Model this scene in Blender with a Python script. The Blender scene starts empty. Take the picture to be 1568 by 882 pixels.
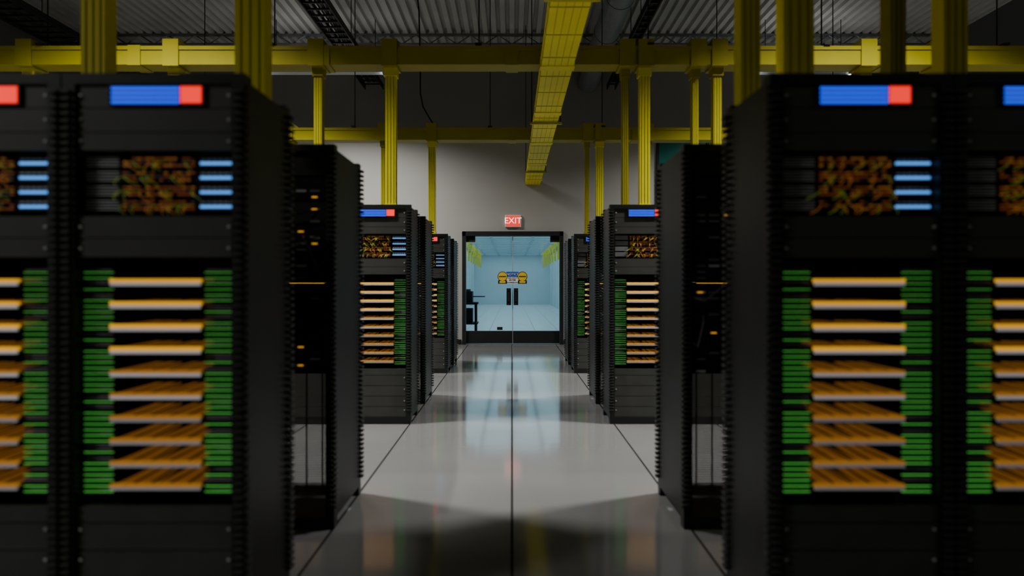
import bpy, math, random
from mathutils import Vector
random.seed(7)
D=bpy.data; C=bpy.context
scene=C.scene
# ---------------------------------------------------------------- materials
def mat(name,col,rough=0.5,metal=0.0,emit=None,estr=0.0,noise=0.0,nscale=8.0,spec=0.5,bump=0.0):
    m=D.materials.new(name); m.use_nodes=True
    nt=m.node_tree; b=nt.nodes['Principled BSDF']
    b.inputs['Base Color'].default_value=(*col,1)
    b.inputs['Roughness'].default_value=rough
    b.inputs['Metallic'].default_value=metal
    b.inputs['Specular IOR Level'].default_value=spec
    if emit:
        b.inputs['Emission Color'].default_value=(*emit,1)
        b.inputs['Emission Strength'].default_value=estr
    if noise>0:
        tc=nt.nodes.new('ShaderNodeTexCoord'); n=nt.nodes.new('ShaderNodeTexNoise')
        n.inputs['Scale'].default_value=nscale; n.inputs['Detail'].default_value=4
        nt.links.new(tc.outputs['Object'],n.inputs['Vector'])
        r=nt.nodes.new('ShaderNodeValToRGB')
        r.color_ramp.elements[0].position=0.3; r.color_ramp.elements[1].position=0.7
        r.color_ramp.elements[0].color=(*[c*(1-noise) for c in col],1)
        r.color_ramp.elements[1].color=(*[min(1,c*(1+noise)) for c in col],1)
        nt.links.new(n.outputs['Fac'],r.inputs['Fac'])
        nt.links.new(r.outputs['Color'],b.inputs['Base Color'])
        if bump>0:
            bp=nt.nodes.new('ShaderNodeBump'); bp.inputs['Strength'].default_value=bump
            bp.inputs['Distance'].default_value=0.01
            nt.links.new(n.outputs['Fac'],bp.inputs['Height']); nt.links.new(bp.outputs['Normal'],b.inputs['Normal'])
    return m
M={}
M['rack']=mat('rack_black_steel',(0.007,0.0075,0.007),0.45,0.0,noise=0.15,spec=0.3)
M['fascia']=mat('rack_fascia_grey',(0.036,0.037,0.032),0.5,noise=0.12,spec=0.35)
M['dark']=mat('rack_interior',(0.004,0.004,0.005),0.7,noise=0.1,spec=0.2)
M['fin']=mat('cable_finger_plastic',(0.028,0.030,0.028),0.5,noise=0.1,spec=0.3)
M['white']=mat('tray_white_edge',(0.70,0.70,0.76),0.4,emit=(0.8,0.8,0.9),estr=0.17,noise=0.05)  # white tray edge with a slight glow put into it
M['white2']=mat('tray_white_edge_dim',(0.50,0.50,0.54),0.4,emit=(0.8,0.8,0.9),estr=0.06,noise=0.05)  # same white edge, brightness lowered in the colour for the lower trays
M['amber']=mat('amber_glow',(0.9,0.42,0.02),0.4,emit=(1.0,0.47,0.015),estr=0.70,noise=0.05)  # rack LEDs, and tray edges with brightness put in as glow
M['amber2']=mat('amber_dim_glow',(0.6,0.25,0.03),0.4,emit=(1.0,0.42,0.04),estr=0.22,noise=0.2,nscale=40)  # weaker glow put into the lower tray edges
M['fibre']=mat('orange_fibre_cable',(0.55,0.22,0.035),0.45,emit=(1.0,0.40,0.06),estr=0.10,noise=0.35,nscale=30)  # faint glow put into the cable colour to brighten it
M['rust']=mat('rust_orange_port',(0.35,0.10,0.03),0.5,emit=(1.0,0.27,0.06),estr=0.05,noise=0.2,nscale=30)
M['green']=mat('green_led',(0.04,0.30,0.06),0.4,emit=(0.16,1.0,0.12),estr=0.60,noise=0.1)
M['gcable']=mat('green_patch_cable',(0.34,0.46,0.03),0.5,emit=(0.5,0.8,0.05),estr=0.06,noise=0.1)
M['bluel']=mat('blue_led_port',(0.1,0.35,0.8),0.4,emit=(0.12,0.40,1.0),estr=1.1,noise=0.05)
M['blue']=mat('blue_display',(0.01,0.04,0.6),0.4,emit=(0.014,0.08,1.0),estr=1.2,noise=0.05)
M['red']=mat('red_display',(0.7,0.02,0.02),0.4,emit=(1.0,0.02,0.012),estr=1.4,noise=0.05)
M['grey']=mat('grey_module',(0.11,0.11,0.115),0.45,noise=0.15)
M['lgrey']=mat('light_grey_module',(0.40,0.41,0.42),0.45,noise=0.15)
M['yellow']=mat('yellow_raceway_plastic',(0.27,0.235,0.003),0.5,noise=0.06,nscale=3,spec=0.15)
M['yellowlit']=mat('yellow_plastic_lit',(0.72,0.64,0.012),0.5,noise=0.05,nscale=3,spec=0.2)  # raceway yellow raised, light bounced off the floor put into the colour
M['yellowrib']=mat('yellow_raceway_rib',(0.42,0.37,0.006),0.5,noise=0.06,nscale=3,spec=0.2)
M['steel']=mat('galvanised_steel',(0.15,0.16,0.17),0.45,0.4,noise=0.1)
M['deck']=mat('roof_deck_paint',(0.29,0.29,0.285),0.6,noise=0.12,nscale=1.5)
M['blk']=mat('matte_black',(0.010,0.010,0.011),0.6,noise=0.1,spec=0.3)
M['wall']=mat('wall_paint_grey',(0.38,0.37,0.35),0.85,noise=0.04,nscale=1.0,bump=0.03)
M['wallup']=mat('upper_wall_dark',(0.17,0.17,0.175),0.9,noise=0.05,nscale=1.0)  # upper part of the far wall, darker than the lower part
M['side']=mat('side_wall_paint',(0.06,0.06,0.06),0.9,noise=0.05,nscale=1.0)
M['annex']=mat('annex_paint',(0.66,0.79,0.83),0.6,noise=0.04,nscale=1.0)
M['annexline']=mat('annex_joint_line',(0.40,0.53,0.58),0.6,noise=0.04)
M['annexfloor']=mat('annex_floor_tile',(0.80,0.86,0.88),0.25,noise=0.04)
M['teal']=mat('teal_window_film',(0.01,0.12,0.11),0.2,noise=0.2,nscale=1.5)
M['signblue']=mat('sign_blue',(0.01,0.06,0.45),0.5,noise=0.03)
M['signyel']=mat('sign_yellow',(0.85,0.55,0.02),0.5,noise=0.03)
M['signwhite']=mat('sign_white',(0.8,0.8,0.8),0.5,noise=0.03)
M['exitred']=mat('exit_red',(0.6,0.02,0.02),0.4,emit=(1.0,0.02,0.012),estr=1.1,noise=0.03)
M['exitwhite']=mat('exit_letters',(0.9,0.9,0.9),0.4,emit=(1,0.9,0.85),estr=1.6,noise=0.03)
M['lamp']=mat('lamp_diffuser',(0.35,0.38,0.42),0.5,noise=0.03)
# floor
def floor_mat():
    m=D.materials.new('polished_floor'); m.use_nodes=True; nt=m.node_tree; b=nt.nodes['Principled BSDF']
    N=nt.nodes.new; L=nt.links.new
    tc=N('ShaderNodeTexCoord'); sp=N('ShaderNodeSeparateXYZ'); L(tc.outputs['Object'],sp.inputs[0])
    def mth(op,a,bv=None):
        n=N('ShaderNodeMath'); n.operation=op
        for i,v in enumerate((a,bv)):
            if v is None: continue
            if isinstance(v,(int,float)): n.inputs[i].default_value=v
            else: L(v,n.inputs[i])
        return n.outputs[0]
    a=mth('ADD',sp.outputs['X'],88.0+0.44)
    f=mth('FRACT',mth('DIVIDE',a,0.88))
    dist=mth('ABSOLUTE',mth('SUBTRACT',f,0.5))
    line=mth('LESS_THAN',dist,0.0065)
    n=N('ShaderNodeTexNoise'); n.inputs['Scale'].default_value=1.3; n.inputs['Detail'].default_value=5
    L(tc.outputs['Object'],n.inputs['Vector'])
    r=N('ShaderNodeValToRGB'); r.color_ramp.elements[0].color=(0.165,0.165,0.163,1); r.color_ramp.elements[1].color=(0.20,0.20,0.198,1)
    L(n.outputs['Fac'],r.inputs['Fac'])
    mx=N('ShaderNodeMix'); mx.data_type='RGBA'; L(line,mx.inputs['Factor']); L(r.outputs['Color'],mx.inputs['A']); mx.inputs['B'].default_value=(0.004,0.004,0.004,1)
    L(mx.outputs['Result'],b.inputs['Base Color'])
    rr=mth('ADD',mth('MULTIPLY',n.outputs['Fac'],0.04),0.075)
    rl=mth('ADD',rr,mth('MULTIPLY',line,0.6)); L(rl,b.inputs['Roughness'])
    spc=mth('SUBTRACT',1.0,line); L(spc,b.inputs['Specular IOR Level'])
    w=N('ShaderNodeTexNoise'); w.inputs['Scale'].default_value=4
    L(tc.outputs['Object'],w.inputs['Vector'])
    bp=N('ShaderNodeBump'); bp.inputs['Strength'].default_value=0.05; bp.inputs['Distance'].default_value=0.01
    L(w.outputs['Fac'],bp.inputs['Height']); L(bp.outputs['Normal'],b.inputs['Normal'])
    return m
M['floor']=floor_mat()
def glass_mat():
    m=D.materials.new('door_glass'); m.use_nodes=True; nt=m.node_tree
    for n in list(nt.nodes): nt.nodes.remove(n)
    o=nt.nodes.new('ShaderNodeOutputMaterial'); t=nt.nodes.new('ShaderNodeBsdfTransparent'); g=nt.nodes.new('ShaderNodeBsdfGlossy')
    t.inputs['Color'].default_value=(0.88,0.95,0.96,1); g.inputs['Roughness'].default_value=0.03
    mx=nt.nodes.new('ShaderNodeMixShader'); mx.inputs[0].default_value=0.07
    nt.links.new(t.outputs[0],mx.inputs[1]); nt.links.new(g.outputs[0],mx.inputs[2]); nt.links.new(mx.outputs[0],o.inputs[0])
    return m
M['glass']=glass_mat()
# ---------------------------------------------------------------- mesh builder
class MB:
    def __init__(s): s.v=[];s.f=[];s.m=[];s.keys=[]
    def mi(s,k):
        if k not in s.keys: s.keys.append(k)
        return s.keys.index(k)
    def box(s,x0,x1,y0,y1,z0,z1,k):
        if x0>x1:x0,x1=x1,x0
        if y0>y1:y0,y1=y1,y0
        if z0>z1:z0,z1=z1,z0
        n=len(s.v); s.v+=[(x0,y0,z0),(x1,y0,z0),(x1,y1,z0),(x0,y1,z0),(x0,y0,z1),(x1,y0,z1),(x1,y1,z1),(x0,y1,z1)]
        q=[(0,3,2,1),(4,5,6,7),(0,1,5,4),(1,2,6,5),(2,3,7,6),(3,0,4,7)]
        s.f+=[tuple(n+i for i in a) for a in q]; s.m+=[s.mi(k)]*6
    def tube(s,pts,r,k,sides=6):
        pts=[Vector(p) for p in pts]; rings=[]
        for i,p in enumerate(pts):
            d=(pts[min(i+1,len(pts)-1)]-pts[max(i-1,0)]).normalized()
            up=Vector((0,0,1)) if abs(d.z)<0.9 else Vector((1,0,0))
            a=d.cross(up).normalized(); b=a.cross(d).normalized()
            n=len(s.v); rings.append(n)
            for j in range(sides):
                t=2*math.pi*j/sides; q=p+a*math.cos(t)*r+b*math.sin(t)*r; s.v.append(tuple(q))
        for i in range(len(rings)-1):
            for j in range(sides):
                k2=(j+1)%sides
                s.f.append((rings[i]+j,rings[i+1]+j,rings[i+1]+k2,rings[i]+k2)); s.m.append(s.mi(k))
        s.f.append(tuple(rings[0]+j for j in range(sides))); s.m.append(s.mi(k))
        s.f.append(tuple(rings[-1]+j for j in reversed(range(sides)))); s.m.append(s.mi(k))
    def extrude_profile_y(s,prof,y0,y1,k):
        n=len(s.v); L=len(prof)
        for (x,z) in prof: s.v.append((x,y0,z))
        for (x,z) in prof: s.v.append((x,y1,z))
        for i in range(L-1):
            s.f.append((n+i,n+i+1,n+L+i+1,n+L+i)); s.m.append(s.mi(k))
    def mesh(s,name):
        me=D.meshes.new(name); me.from_pydata(s.v,[],s.f); me.update()
        for k in s.keys: me.materials.append(M[k])
        me.polygons.foreach_set('material_index',s.m)
        return me
    def obj(s,name,loc=(0,0,0),parent=None,bevel=0):
        me=s.mesh(name); o=D.objects.new(name,me); o.location=loc; C.collection.objects.link(o)
        if parent: o.parent=parent
        if bevel:
            b=o.modifiers.new('bevel','BEVEL'); b.width=bevel; b.segments=2; b.limit_method='ANGLE'
        return o
def empty(name,loc=(0,0,0)):
    o=D.objects.new(name,None); o.location=loc; o.empty_display_size=0.1; C.collection.objects.link(o); return o
RX=8.0; Y0=-4.0; YW=15.1; ZC=5.75
def rod(x,y,z0,z1=ZC+0.004):
    b=MB(); b.tube([(0,0,z0),(0,0,z1)],0.007,'blk',6); b.obj('hanger_rod',loc=(x,y,0))
# ---------------------------------------------------------------- room shell
b=MB(); b.box(-RX,RX,Y0,YW+0.2,-0.1,0,'floor'); b.obj('floor')
DX0,DX1,DZ=-1.0,1.03,2.27
b=MB()
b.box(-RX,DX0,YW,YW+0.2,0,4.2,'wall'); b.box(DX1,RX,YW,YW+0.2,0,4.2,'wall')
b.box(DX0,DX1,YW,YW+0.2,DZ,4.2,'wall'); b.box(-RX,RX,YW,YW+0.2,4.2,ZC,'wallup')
b.obj('wall_far')
b=MB(); b.box(-RX,-1.02,YW-0.02,YW,0,0.1,'blk'); b.box(1.05,RX,YW-0.02,YW,0,0.1,'blk'); b.obj('baseboard_far')
b=MB(); b.box(-RX-0.2,-RX,Y0,YW+0.2,0,ZC,'side'); b.obj('wall_left')
b=MB(); b.box(RX,RX+0.2,Y0,YW+0.2,0,ZC,'side'); b.obj('wall_right')
b=MB(); b.box(-RX,RX,Y0-0.2,Y0,0,ZC,'side'); b.obj('wall_back')
prof=[]; x=-RX-0.2; p=0.16
while x<RX+0.2:
    prof+=[(x,ZC),(x+p*0.5,ZC),(x+p*0.62,ZC+0.06),(x+p*0.88,ZC+0.06)]; x+=p
b=MB(); b.extrude_profile_y(prof,Y0-0.2,YW+0.2,'deck'); b.box(-RX-.2,RX+.2,Y0-.2,YW+.2,ZC+0.07,ZC+0.12,'blk'); 
b.obj('ceiling')
for yy in (1.0,5.3,9.6,13.6):
    b=MB(); b.box(-RX,RX,yy,yy+0.08,ZC-0.03,ZC,'steel'); b.box(-RX,RX,yy,yy+0.08,ZC-0.20,ZC-0.17,'steel')
    x=-RX
    while x<RX-0.3:
        b.tube([(x,yy+.04,ZC-0.18),(x+0.25,yy+.04,ZC-0.02),(x+0.5,yy+.04,ZC-0.18)],0.012,'steel',5); x+=0.5
    b.obj('roof_joist')
# ---------------------------------------------------------------- annex room behind door
AY=YW+0.2; AE=46.0
b=MB(); b.box(-2.3,2.3,AY,AE,-0.1,0,'annexfloor')
for i in range(50):
    yy=AY+0.6*i+0.3; b.box(-2.3,2.3,yy,yy+0.02,0,0.001,'annexline')
for xx in (-1.8,-1.2,-0.6,0,0.6,1.2,1.8): b.box(xx,xx+0.016,AY,AE,0,0.001,'annexline')
b.obj('floor_annex')
b=MB(); b.box(-2.5,-2.3,AY,AE,0,3,'annex')
for i in range(21): b.box(-2.3,-2.28,AY+1.4*i,AY+1.4*i+0.05,0,3,'annexline')
b.obj('wall_annex_left')
b=MB(); b.box(2.3,2.5,AY,AE,0,3,'annex')
for i in range(21): b.box(2.28,2.3,AY+1.4*i,AY+1.4*i+0.05,0,3,'annexline')
b.obj('wall_annex_right')
b=MB(); b.box(-2.5,2.5,AE,AE+0.2,0,3,'annex'); b.obj('wall_annex_end')
b=MB(); b.box(-2.5,2.5,AY,AE+0.2,3,3.1,'annex')
for i in range(21): b.box(-2.3,2.3,AY+1.4*i,AY+1.4*i+0.12,2.96,3,'annexline')
for xx in (-1.6,-0.8,0,0.8,1.6): b.box(xx-0.04,xx+0.04,AY,AE,2.965,3,'annexline')
b.obj('ceiling_annex')
b=MB()
for sx in (-1,1):
    for i in range(12):
        yy=AY+5.5+i*1.9
        b.box(sx*1.75-0.03,sx*1.75+0.03,yy,yy+0.04,2.15,2.80,'yellowlit'); b.box(sx*1.71,sx*1.79,yy-0.02,yy+0.06,2.80,2.959,'yellowlit')
b.obj('annex_cable_drops')
b=MB()
for px in (-1.45,-0.85):
    for py in (17.0,17.5): b.box(px,px+0.04,py,py+0.04,0,0.75,'blk')
b.box(-1.5,-0.78,16.95,17.6,0.30,0.34,'blk'); b.box(-1.5,-0.78,16.95,17.6,0.75,0.80,'blk')
b.box(-1.42,-0.9,17.0,17.5,0.80,1.05,'blk'); b.box(-1.40,-0.95,17.03,17.45,1.05,1.10,'grey')
b.box(-0.9,-0.62,17.1,17.4,0.92,0.94,'blk'); b.box(-1.35,-1.1,17.05,17.4,1.10,1.25,'signwhite')
b.box(-1.4,-0.9,17.05,17.5,0.34,0.66,'blk')
b.obj('printer_cart',bevel=0.008)
# ---------------------------------------------------------------- door
door=empty('door_1',(0,YW,0))
b=MB()
b.box(DX0,DX0+0.07,-0.05,0.15,0,DZ,'blk'); b.box(DX1-0.07,DX1,-0.05,0.15,0,DZ,'blk'); b.box(DX0,DX1,-0.05,0.15,DZ-0.09,DZ,'blk')
b.box(DX0,DX1,-0.03,0.12,0,0.012,'steel')
b.obj('frame',parent=door)
b=MB()
for (x0,x1) in ((DX0+0.075,0.009),(0.017,DX1-0.075)):
    b.box(x0,x1,0.03,0.045,0.27,2.17,'glass')
b.obj('glass_leaves',parent=door)
b=MB()
for (x0,x1) in ((DX0+0.075,0.006),(0.020,DX1-0.075)):
    b.box(x0,x1,0.015,0.06,0.02,0.27,'blk')
b.box(DX0+0.075,DX0+0.26,0.015,0.06,2.06,2.18,'blk'); b.box(DX1-0.26,DX1-0.075,0.015,0.06,2.06,2.18,'blk')
for x0 in (-0.11,0.035):
    b.box(x0,x0+0.09,-0.01,0.03,0.79,1.13,'blk')
    b.box(x0+0.02,x0+0.07,-0.05,-0.035,0.82,1.10,'blk')
    b.box(x0+0.03,x0+0.06,-0.05,0.0,0.84,0.86,'blk'); b.box(x0+0.03,x0+0.06,-0.05,0.0,1.06,1.08,'blk')
b.box(-0.30,-0.19,0.01,0.03,0.29,0.35,'blk')
b.box(0.006,0.020,0.02,0.055,0.02,2.17,'lgrey')
b.obj('rails_and_pulls',parent=door)
def text(body,size,loc,mk,parent,ext=0.002,name='lettering'):
    cu=D.curves.new(name,'FONT'); cu.body=body; cu.size=size; cu.align_x='CENTER'; cu.align_y='CENTER'; cu.extrude=ext
    o=D.objects.new(name,cu); C.collection.objects.link(o); o.location=loc; o.rotation_euler=(math.pi/2,0,0)
    cu.materials.append(M[mk]); dg=C.evaluated_depsgraph_get(); dg.update()
    me=D.meshes.new_from_object(o.evaluated_get(dg)); D.objects.remove(o)
    o2=D.objects.new(name,me); o2.location=loc; o2.rotation_euler=(math.pi/2,0,0); C.collection.objects.link(o2); o2.parent=parent
    if not me.materials: me.materials.append(M[mk])
    return o2
ns=empty('notice_sign',(0.01,YW+0.02,1.36))
b=MB()
b.box(-0.125,0.125,0,0.008,0.0,0.10,'signblue'); b.box(-0.125,0.125,0,0.008,-0.14,0.0,'signwhite'); b.obj('plate',parent=ns)
text('NOTICE',0.068,(0,-0.002,0.05),'signwhite',ns); text('DO NOT\nENTER',0.045,(0,-0.002,-0.045),'blk',ns); text('AUTHORIZED ONLY',0.026,(0,-0.002,-0.115),'blk',ns)
for i,sx in enumerate((-0.2,0.2)):
    b=MB(); b.tube([(sx,-0.001,0.005),(sx,0.009,0.005)],0.10,'blk',28); b.tube([(sx,-0.004,0.005),(sx,0.0,0.005)],0.088,'signyel',28)
    b.box(sx-0.07,sx+0.07,-0.006,-0.003,-0.005,0.015,'blk'); b.box(sx-0.09,sx+0.09,-0.002,0.008,-0.14,-0.07,'blk')
    b.box(sx-0.06,sx+0.06,-0.004,0.0,-0.125,-0.085,'signyel'); b.obj('round_badge',parent=ns)
ex=empty('exit_sign',(0.02,YW,2.48))
b=MB(); b.box(-0.16,0.16,-0.05,0,-0.12,0.12,'signwhite'); b.box(-0.145,0.145,-0.054,-0.05,-0.105,0.105,'exitred'); b.obj('housing',parent=ex)
text('EXIT',0.17,(0,-0.056,0.0),'exitwhite',ex)
w=empty('window_1',(0,YW,0)); b=MB()
b.box(2.9,6.0,-0.02,0.0,2.2,4.12,'teal'); 
for xx in (2.9,3.9,4.9,5.95): b.box(xx,xx+0.05,-0.05,0,2.2,4.12,'blk')
b.box(2.9,6.0,-0.05,0,2.15,2.2,'blk'); b.box(2.9,6.0,-0.05,0,4.12,4.17,'blk'); b.obj('pane_and_mullions',parent=w)
# ---------------------------------------------------------------- racks
HW=0.2975; DP=0.50; H=1.89
def frame(b,end,open_bottom=False,DP=0.5):
    for sx in (-1,1):
        b.box(sx*0.2555,sx*HW,0,0.07,0,H,'rack')
        b.box(sx*0.265,sx*HW,DP-0.06,DP,0,H,'rack')
        if not open_bottom or sx==end:
            b.box(sx*0.280,sx*HW,0.07,DP-0.06,0.05,H-0.02,'rack')
        else:
            for zz in (0.05,0.75,1.3): b.box(sx*0.27,sx*0.29,0.07,DP-0.06,zz,zz+0.04,'rack')
        z=0.12
        while z<H-0.06:
            b.box(sx*0.266,sx*(HW-0.004),-0.018,0,z,z+0.008,'fin'); z+=0.024
    b.box(-0.2555,0.2555,0,DP,H-0.035,H,'rack'); b.box(-0.2555,0.2555,0,DP,0,0.06,'rack')
    if end:
        z=0.10
        while z<H-0.04:
            b.box(end*HW,end*(HW+0.020),DP-0.05,DP-0.005,z,z+0.011,'fin')
            b.box(end*HW,end*(HW+0.008),0.01,0.05,z,z+0.011,'fin'); z+=0.026
def rackA(end,seed):
    R=random.Random(seed); b=MB(); frame(b,end)
    W=0.2555
    b.box(-W,W,0.30,0.31,0.06,H-0.035,'dark')
    z=0.08
    while z<H-0.1:
        b.box(-0.25,0.25,DP-0.02,DP-0.005,z,z+0.018,'rack'); z+=0.035
    b.box(-W,W,0.012,0.03,1.640,1.697,'fascia'); b.box(-W,W,0.012,0.03,1.700,1.777,'fascia'); b.box(-W,W,0.012,0.03,1.780,1.855,'fascia')
    b.box(-0.145,0.165,0.0,0.012,1.785,1.852,'blk')
    for j in range(4): b.box(-0.135,0.085,-0.004,0.0,1.790+j*0.015,1.799+j*0.015,'blue')
    b.box(0.09,0.158,-0.004,0.0,1.792,1.846,'red')
    b.box(-W,W,0.09,0.10,1.43,1.64,'dark')
    for i in range(4):
        z0=1.445+i*0.048
        b.box(-W,-0.125,0.05,0.09,z0,z0+0.038,'rack')
        for j in range(4): b.box(-0.245,-0.135,0.044,0.05,z0+0.003+j*0.0095,z0+0.0062+j*0.0095,'lgrey')
        b.box(-0.122,0.125,0.05,0.09,z0,z0+0.036,'dark')
        for j in range(16):
            xx=-0.118+j*0.0150
            for q in range(3):
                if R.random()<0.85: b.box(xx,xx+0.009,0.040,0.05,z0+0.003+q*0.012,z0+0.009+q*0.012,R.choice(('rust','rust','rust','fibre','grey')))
            if R.random()<0.5:
                dx=R.uniform(-0.05,0.05)
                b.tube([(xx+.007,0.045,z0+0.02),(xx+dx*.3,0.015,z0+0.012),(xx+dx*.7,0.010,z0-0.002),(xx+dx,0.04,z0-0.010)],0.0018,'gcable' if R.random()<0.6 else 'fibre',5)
        b.box(0.125,W,0.05,0.09,z0,z0+0.038,'rack'); b.box(0.135,0.248,0.043,0.05,z0+0.010,z0+0.018,'bluel')
        for j in range(6): b.box(0.138+j*0.019,0.150+j*0.019,0.044,0.05,z0+0.026,z0+0.031,'lgrey')
    b.box(-W,W,0.012,0.03,1.290,1.352,'fascia'); b.box(-W,W,0.012,0.03,1.355,1.425,'fascia')
    for zz in (1.32,1.39,1.67,1.74,1.82,0.12,0.2,0.3,0.4):
        for sx in (-1,1): b.box(sx*0.238,sx*0.247,0.008,0.012,zz-0.004,zz+0.004,'lgrey')
    b.box(-W,-0.135,0.16,0.17,0.48,1.285,'dark'); b.box(0.135,W,0.16,0.17,0.48,1.285,'dark')
    for i in range(10):
        zt=1.213-i*0.0745; hi=i<4
        b.box(-0.135,0.135,0.02,0.26,zt-0.018,zt-0.003,'grey')
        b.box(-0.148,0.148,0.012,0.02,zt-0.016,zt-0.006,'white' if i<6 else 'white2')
        b.box(-0.148,0.148,0.010,0.03,zt-0.005,zt+(0.006 if hi else 0.003),'amber' if hi else 'amber2')  # tray edge painted with glow, dimmer on the lower rows
        for j in range(24):
            xa=-0.138+j*0.0120; xb=xa*0.72+(0.02 if xa>0 else -0.02)
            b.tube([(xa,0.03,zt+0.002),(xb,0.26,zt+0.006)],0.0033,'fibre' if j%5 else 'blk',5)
        for sx in (-1,1):
            for j in range(4):
                zz=zt-0.032+j*0.0186
                b.box(sx*0.150,sx*0.250,0.045,0.16,zz,zz+0.007,'rack')
                b.box(sx*0.152,sx*0.248,0.040,0.045,zz+0.0030,zz+0.0043,'green' if (i*3+j+int(sx))%5 else 'lgrey')
                if (i+j)%2: b.box(sx*0.156,sx*0.246,0.042,0.045,zz+0.0115,zz+0.013,'lgrey')
    zs=[0.06,0.15,0.24,0.33,0.42,0.478]
    for a,c in zip(zs[:-1],zs[1:]): b.box(-W,W,0.012,0.03,a+0.002,c-0.002,'fascia')
    return b.mesh('equipment_rack')
def rackB(end,seed):
    R=random.Random(seed); b=MB(); frame(b,end,open_bottom=True,DP=0.65)
    W=0.2555
    for z0,z1,k in ((1.74,1.83,'rack'),(1.62,1.73,'dark'),(1.50,1.61,'rack'),(1.36,1.49,'dark'),(1.22,1.35,'rack'),(1.09,1.21,'dark'),(0.95,1.08,'rack'),(0.76,0.94,'dark')):
        b.box(-W,W,0.03,0.55,z0,z1,k)
        n=int((z1-z0)/0.03)
        for r in range(n):
            for q in range(7):
                x0=-0.235+q*0.068
                if R.random()<0.4 and z0<1.7: b.box(x0,x0+0.05,0.022,0.03,z0+0.008+r*0.03,z0+0.018+r*0.03,R.choice(('grey','grey','lgrey')))
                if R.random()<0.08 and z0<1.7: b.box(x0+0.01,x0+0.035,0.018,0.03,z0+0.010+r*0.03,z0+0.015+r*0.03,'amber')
    z=0.062                                   # slats added in the lower bay to dim the floor seen through it
    while z<0.755:
        b.box(-W,W,0.59,0.594,z,z+0.0062,'rack'); z+=0.010
    for xx in (-0.18,-0.09,0,0.09,0.18): b.box(xx-0.004,xx+0.004,0.594,0.60,0.06,0.76,'rack')
    for i in range(8):
        x0=R.uniform(-0.24,0.24); z0=R.uniform(0.95,1.65); x1=W*R.choice((-1,1))*0.98; z1=z0-R.uniform(0.05,0.3)
        b.tube([(x0,0.03,z0),(x0*.8+x1*.2,-0.02,z0-0.03),(x0*.3+x1*.7,-0.02,z1-0.02),(x1,0.01,z1)],0.004,R.choice(('grey','blk','blk')),5)
    return b.mesh('network_rack')
meshes={}
def add_rack(kind,xc,y,end,var):
    key=(kind,end,var)
    if key not in meshes: meshes[key]=(rackA if kind=='A' else rackB)(end,var*10+end+3)
    o=D.objects.new('server_rack' if kind=='A' else 'network_rack',meshes[key]); o.location=(xc,y,0); C.collection.objects.link(o)
PAIRS=[(2.447,3.68),(6.46,7.55),(10.18,11.25)]
XL=-0.872; XR=0.842
for (ya,yb) in PAIRS:
    for kind,y in (('A',ya),('B',yb)):
        for i in range(5):
            add_rack(kind,XL-HW-i*0.6,y,1 if i==0 else 0,i%2)
            add_rack(kind,XR+HW+i*0.6,y,-1 if i==0 else 0,i%2)
# ---------------------------------------------------------------- yellow raceways
def transverse(yc,drops):
    b=MB(); z0,z1=3.30,3.47; hw=0.12
    b.box(-RX+0.1,RX-0.1,yc-hw,yc+hw,z0,z1,'yellow')
    b.box(-RX+0.1,RX-0.1,yc-hw-0.010,yc+hw+0.010,z1-0.03,z1+0.006,'yellow')
    x=-7.2
    while x<7.5:
        b.box(x-0.06,x+0.06,yc-hw-0.014,yc+hw+0.014,z0-0.008,z1+0.012,'yellow'); x+=1.8
    for (dx,w,dy) in drops:
        yd=yc+dy; k='yellow' if w<0.085 else 'yellowlit'  # wider drops take the yellow with light put into its colour
        b.box(dx-0.075,dx+0.075,yc-hw-0.02,yc+hw+0.02,z0-0.015,z1+0.07,'yellow')
        b.box(dx-w/2-0.012,dx+w/2+0.012,yd-0.07,yd+0.07,z0-0.09,z0-0.015,k)
        b.box(dx-w/2,dx+w/2,yd-0.05,yd+0.05,1.97,z0-0.08,k)
        for r in (-0.3,0,0.3): b.box(dx+r*w-0.004,dx+r*w+0.004,yd-0.054,yd-0.05,1.97,z0-0.09,'yellowrib')
        b.box(dx-w/2-0.008,dx+w/2+0.008,yd-0.06,yd+0.06,1.93,1.98,k)
    for x in (-6.3,-4.5,-2.3,-0.32,1.32,3.0,4.7,6.4):
        b.box(x-0.03,x+0.03,yc-hw-0.03,yc+hw+0.03,z1+0.012,z1+0.03,'blk')
        rod(x,yc,z1+0.03)
    b.obj('yellow_cable_raceway')
dr=[(-5.35,.09,0),(-4.65,.09,0),(-3.25,.09,0),(-1.87,.08,0),(-1.17,.10,0),(1.28,.10,0),(1.98,.08,0),(3.4,.09,0),(4.1,.09,0)]
transverse(3.40,[(a,w*1.35,c) for a,w,c in dr]+[(1.08,.09,0.05),(1.75,.07,0.05)])
transverse(7.28,dr+[(1.10,.06,0.05),(1.78,.06,0.05)])
transverse(11.0,dr+[(1.10,.06,0.05)])
b=MB(); x0,x1=0.272,0.562
b.box(x0,x1,-3.9,YW-0.01,3.20,3.272,'yellowlit')
b.box(x0-0.01,x1+0.01,-3.9,YW-0.01,3.258,3.28,'yellowlit')
for r in (0.2,0.4,0.6,0.8): b.box(x0+(x1-x0)*r-0.003,x0+(x1-x0)*r+0.003,-3.9,YW-0.01,3.197,3.20,'yellowrib')
y=-3
while y<15:
    b.box(x0-0.004,x1+0.004,y,y+0.012,3.195,3.28,'yellowrib'); y+=0.6
y=-2.4
while y<15:
    b.box(x0-0.012,x1+0.012,y,y+0.14,3.190,3.282,'yellowlit'); y+=1.85
for yy in (0.5,5.2,9.2,13.2):
    for xx in (x0-0.03,x1+0.03): rod(xx,yy,3.18)
    b.box(x0-0.05,x1+0.05,yy-0.02,yy+0.02,3.165,3.190,'yellowrib')
b.obj('overhead_fiber_duct')
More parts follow.
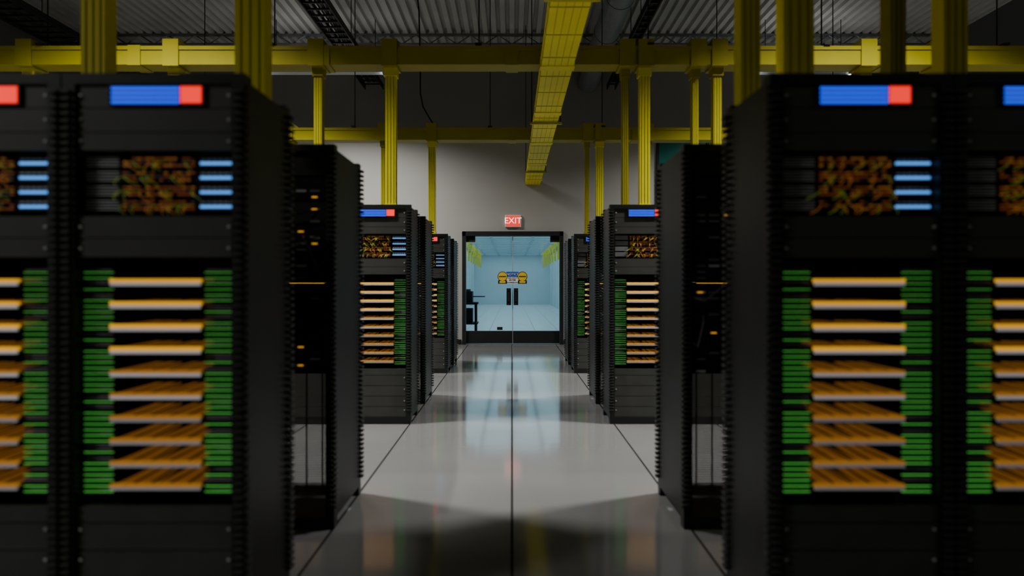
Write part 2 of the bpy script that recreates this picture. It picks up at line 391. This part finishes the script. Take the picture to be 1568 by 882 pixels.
# ---------------------------------------------------------------- overhead ladder trays, air duct, cables
def ladder(xc,w,z,name='overhead_cable_tray'):
    b=MB(); b.box(xc-w/2-0.02,xc-w/2,Y0+.1,YW-.1,z,z+0.1,'blk'); b.box(xc+w/2,xc+w/2+0.02,Y0+.1,YW-.1,z,z+0.1,'blk')
    y=Y0+0.2
    while y<YW-0.2: b.box(xc-w/2,xc+w/2,y,y+0.03,z+0.02,z+0.045,'blk'); y+=0.25
    R=random.Random(int(xc*10))
    for i in range(10):
        xx=xc+R.uniform(-w/2+.03,w/2-.03); b.tube([(xx+R.uniform(-.01,.01),Y0+.2+j*2.05,z+0.06) for j in range(10)],0.014,'blk',6)
    for yy in (0,4.1,8.3,12):
        for xx in (xc-w/2-0.01,xc+w/2+0.01): rod(xx,yy,z+0.1)
    b.obj(name)
ladder(-2.75,0.34,5.1); ladder(-7.2,0.6,5.1); ladder(1.98,0.14,5.1)
b=MB(); b.tube([(1.52,Y0+0.05,5.25),(1.52,YW-.02,5.25)],0.20,'steel',28)
y=-3
while y<YW-.1: b.tube([(1.52,y,5.25),(1.52,y+0.04,5.25)],0.208,'steel',28); y+=1.5
b.obj('round_air_duct')
for yy in (0,4.1,8.3,12): rod(1.52,yy,5.45)
b=MB(); b.tube([(-1.42,10.98,ZC+.01),(-1.36,10.98,5.2),(-1.34,10.98,4.4),(-1.34,10.98,4.0),(-1.30,10.98,3.8),(-1.22,10.98,3.66),(-1.16,10.98,3.56)],0.012,'blk',6); b.obj('hanging_cable')
# ---------------------------------------------------------------- light fixtures
def lamp(xc,y,Ldown,Lup,L=1.6,spread=110):
    root=empty('pendant_light',(xc,y,4.8)); b=MB()
    b.box(-L/2,L/2,-0.09,0.09,0.03,0.10,'lamp')
    b.box(-L/2,-L/2+0.01,-0.09,0.09,-0.01,0.03,'lamp'); b.box(L/2-0.01,L/2,-0.09,0.09,-0.01,0.03,'lamp')
    for xx in (-L/2+0.15,L/2-0.15): b.tube([(xx,0,0.09),(xx,0,ZC-4.8+0.005)],0.006,'blk',5)
    b.obj('housing',parent=root)
    def al(n,e,z,rx,spread):
        l=D.lights.new(n,'AREA'); l.shape='RECTANGLE'; l.size=L-0.04; l.size_y=0.14; l.energy=e; l.color=(1,0.98,0.94); l.spread=spread
        o=D.objects.new(n,l); o.location=(0,0,z); o.rotation_euler=(rx,0,0); C.collection.objects.link(o); o.parent=root
    al('tube_down',Ldown,0.025,0,math.radians(spread))
    if Lup: al('ceiling_fill',Lup,0.105,math.pi,math.radians(170))  # weak upward light added to brighten the ceiling
lamp(-6.0,-1.5,290,7,1.6,150); lamp(6.0,-1.5,35,7,1.6,150)
lamp(-3.3,5.5,290,5,1.2); lamp(3.3,5.5,290,5,1.2)
lamp(-3.3,9.1,250,5,1.2); lamp(3.3,9.1,250,5,1.2)
lamp(-3.2,12.9,240,5,2.0,146); lamp(5.0,12.9,240,5,1.6,146)
r=empty('annex_fill_light',(0,(AY+AE)/2,2.975))  # added area light that brightens the annex, wide for an even reflection
b=MB()
for sx in (-1,1): b.box(sx*2.15,sx*2.2,-15,15,-0.01,0.025,'lamp')
b.obj('frame',parent=r)
l=D.lights.new('panel','AREA'); l.shape='RECTANGLE'; l.size=4.2; l.size_y=29.5; l.energy=320; l.color=(0.70,0.89,1.0)
o=D.objects.new('panel',l); o.location=(0,0,0.005); C.collection.objects.link(o); o.parent=r
wd=D.worlds.new('world'); scene.world=wd; wd.use_nodes=True
wd.node_tree.nodes['Background'].inputs[0].default_value=(0.5,0.55,0.6,1); wd.node_tree.nodes['Background'].inputs[1].default_value=0.01
# ---------------------------------------------------------------- camera
cam=D.cameras.new('camera'); co=D.objects.new('camera',cam); C.collection.objects.link(co); scene.camera=co
co.location=(0,0,1.2); co.rotation_euler=(math.pi/2,0,0)
cam.sensor_width=36; cam.lens=26.4; cam.shift_y=-5/1568
cam.clip_end=200
cam.dof.use_dof=True; cam.dof.focus_distance=14.0; cam.dof.aperture_fstop=1.3
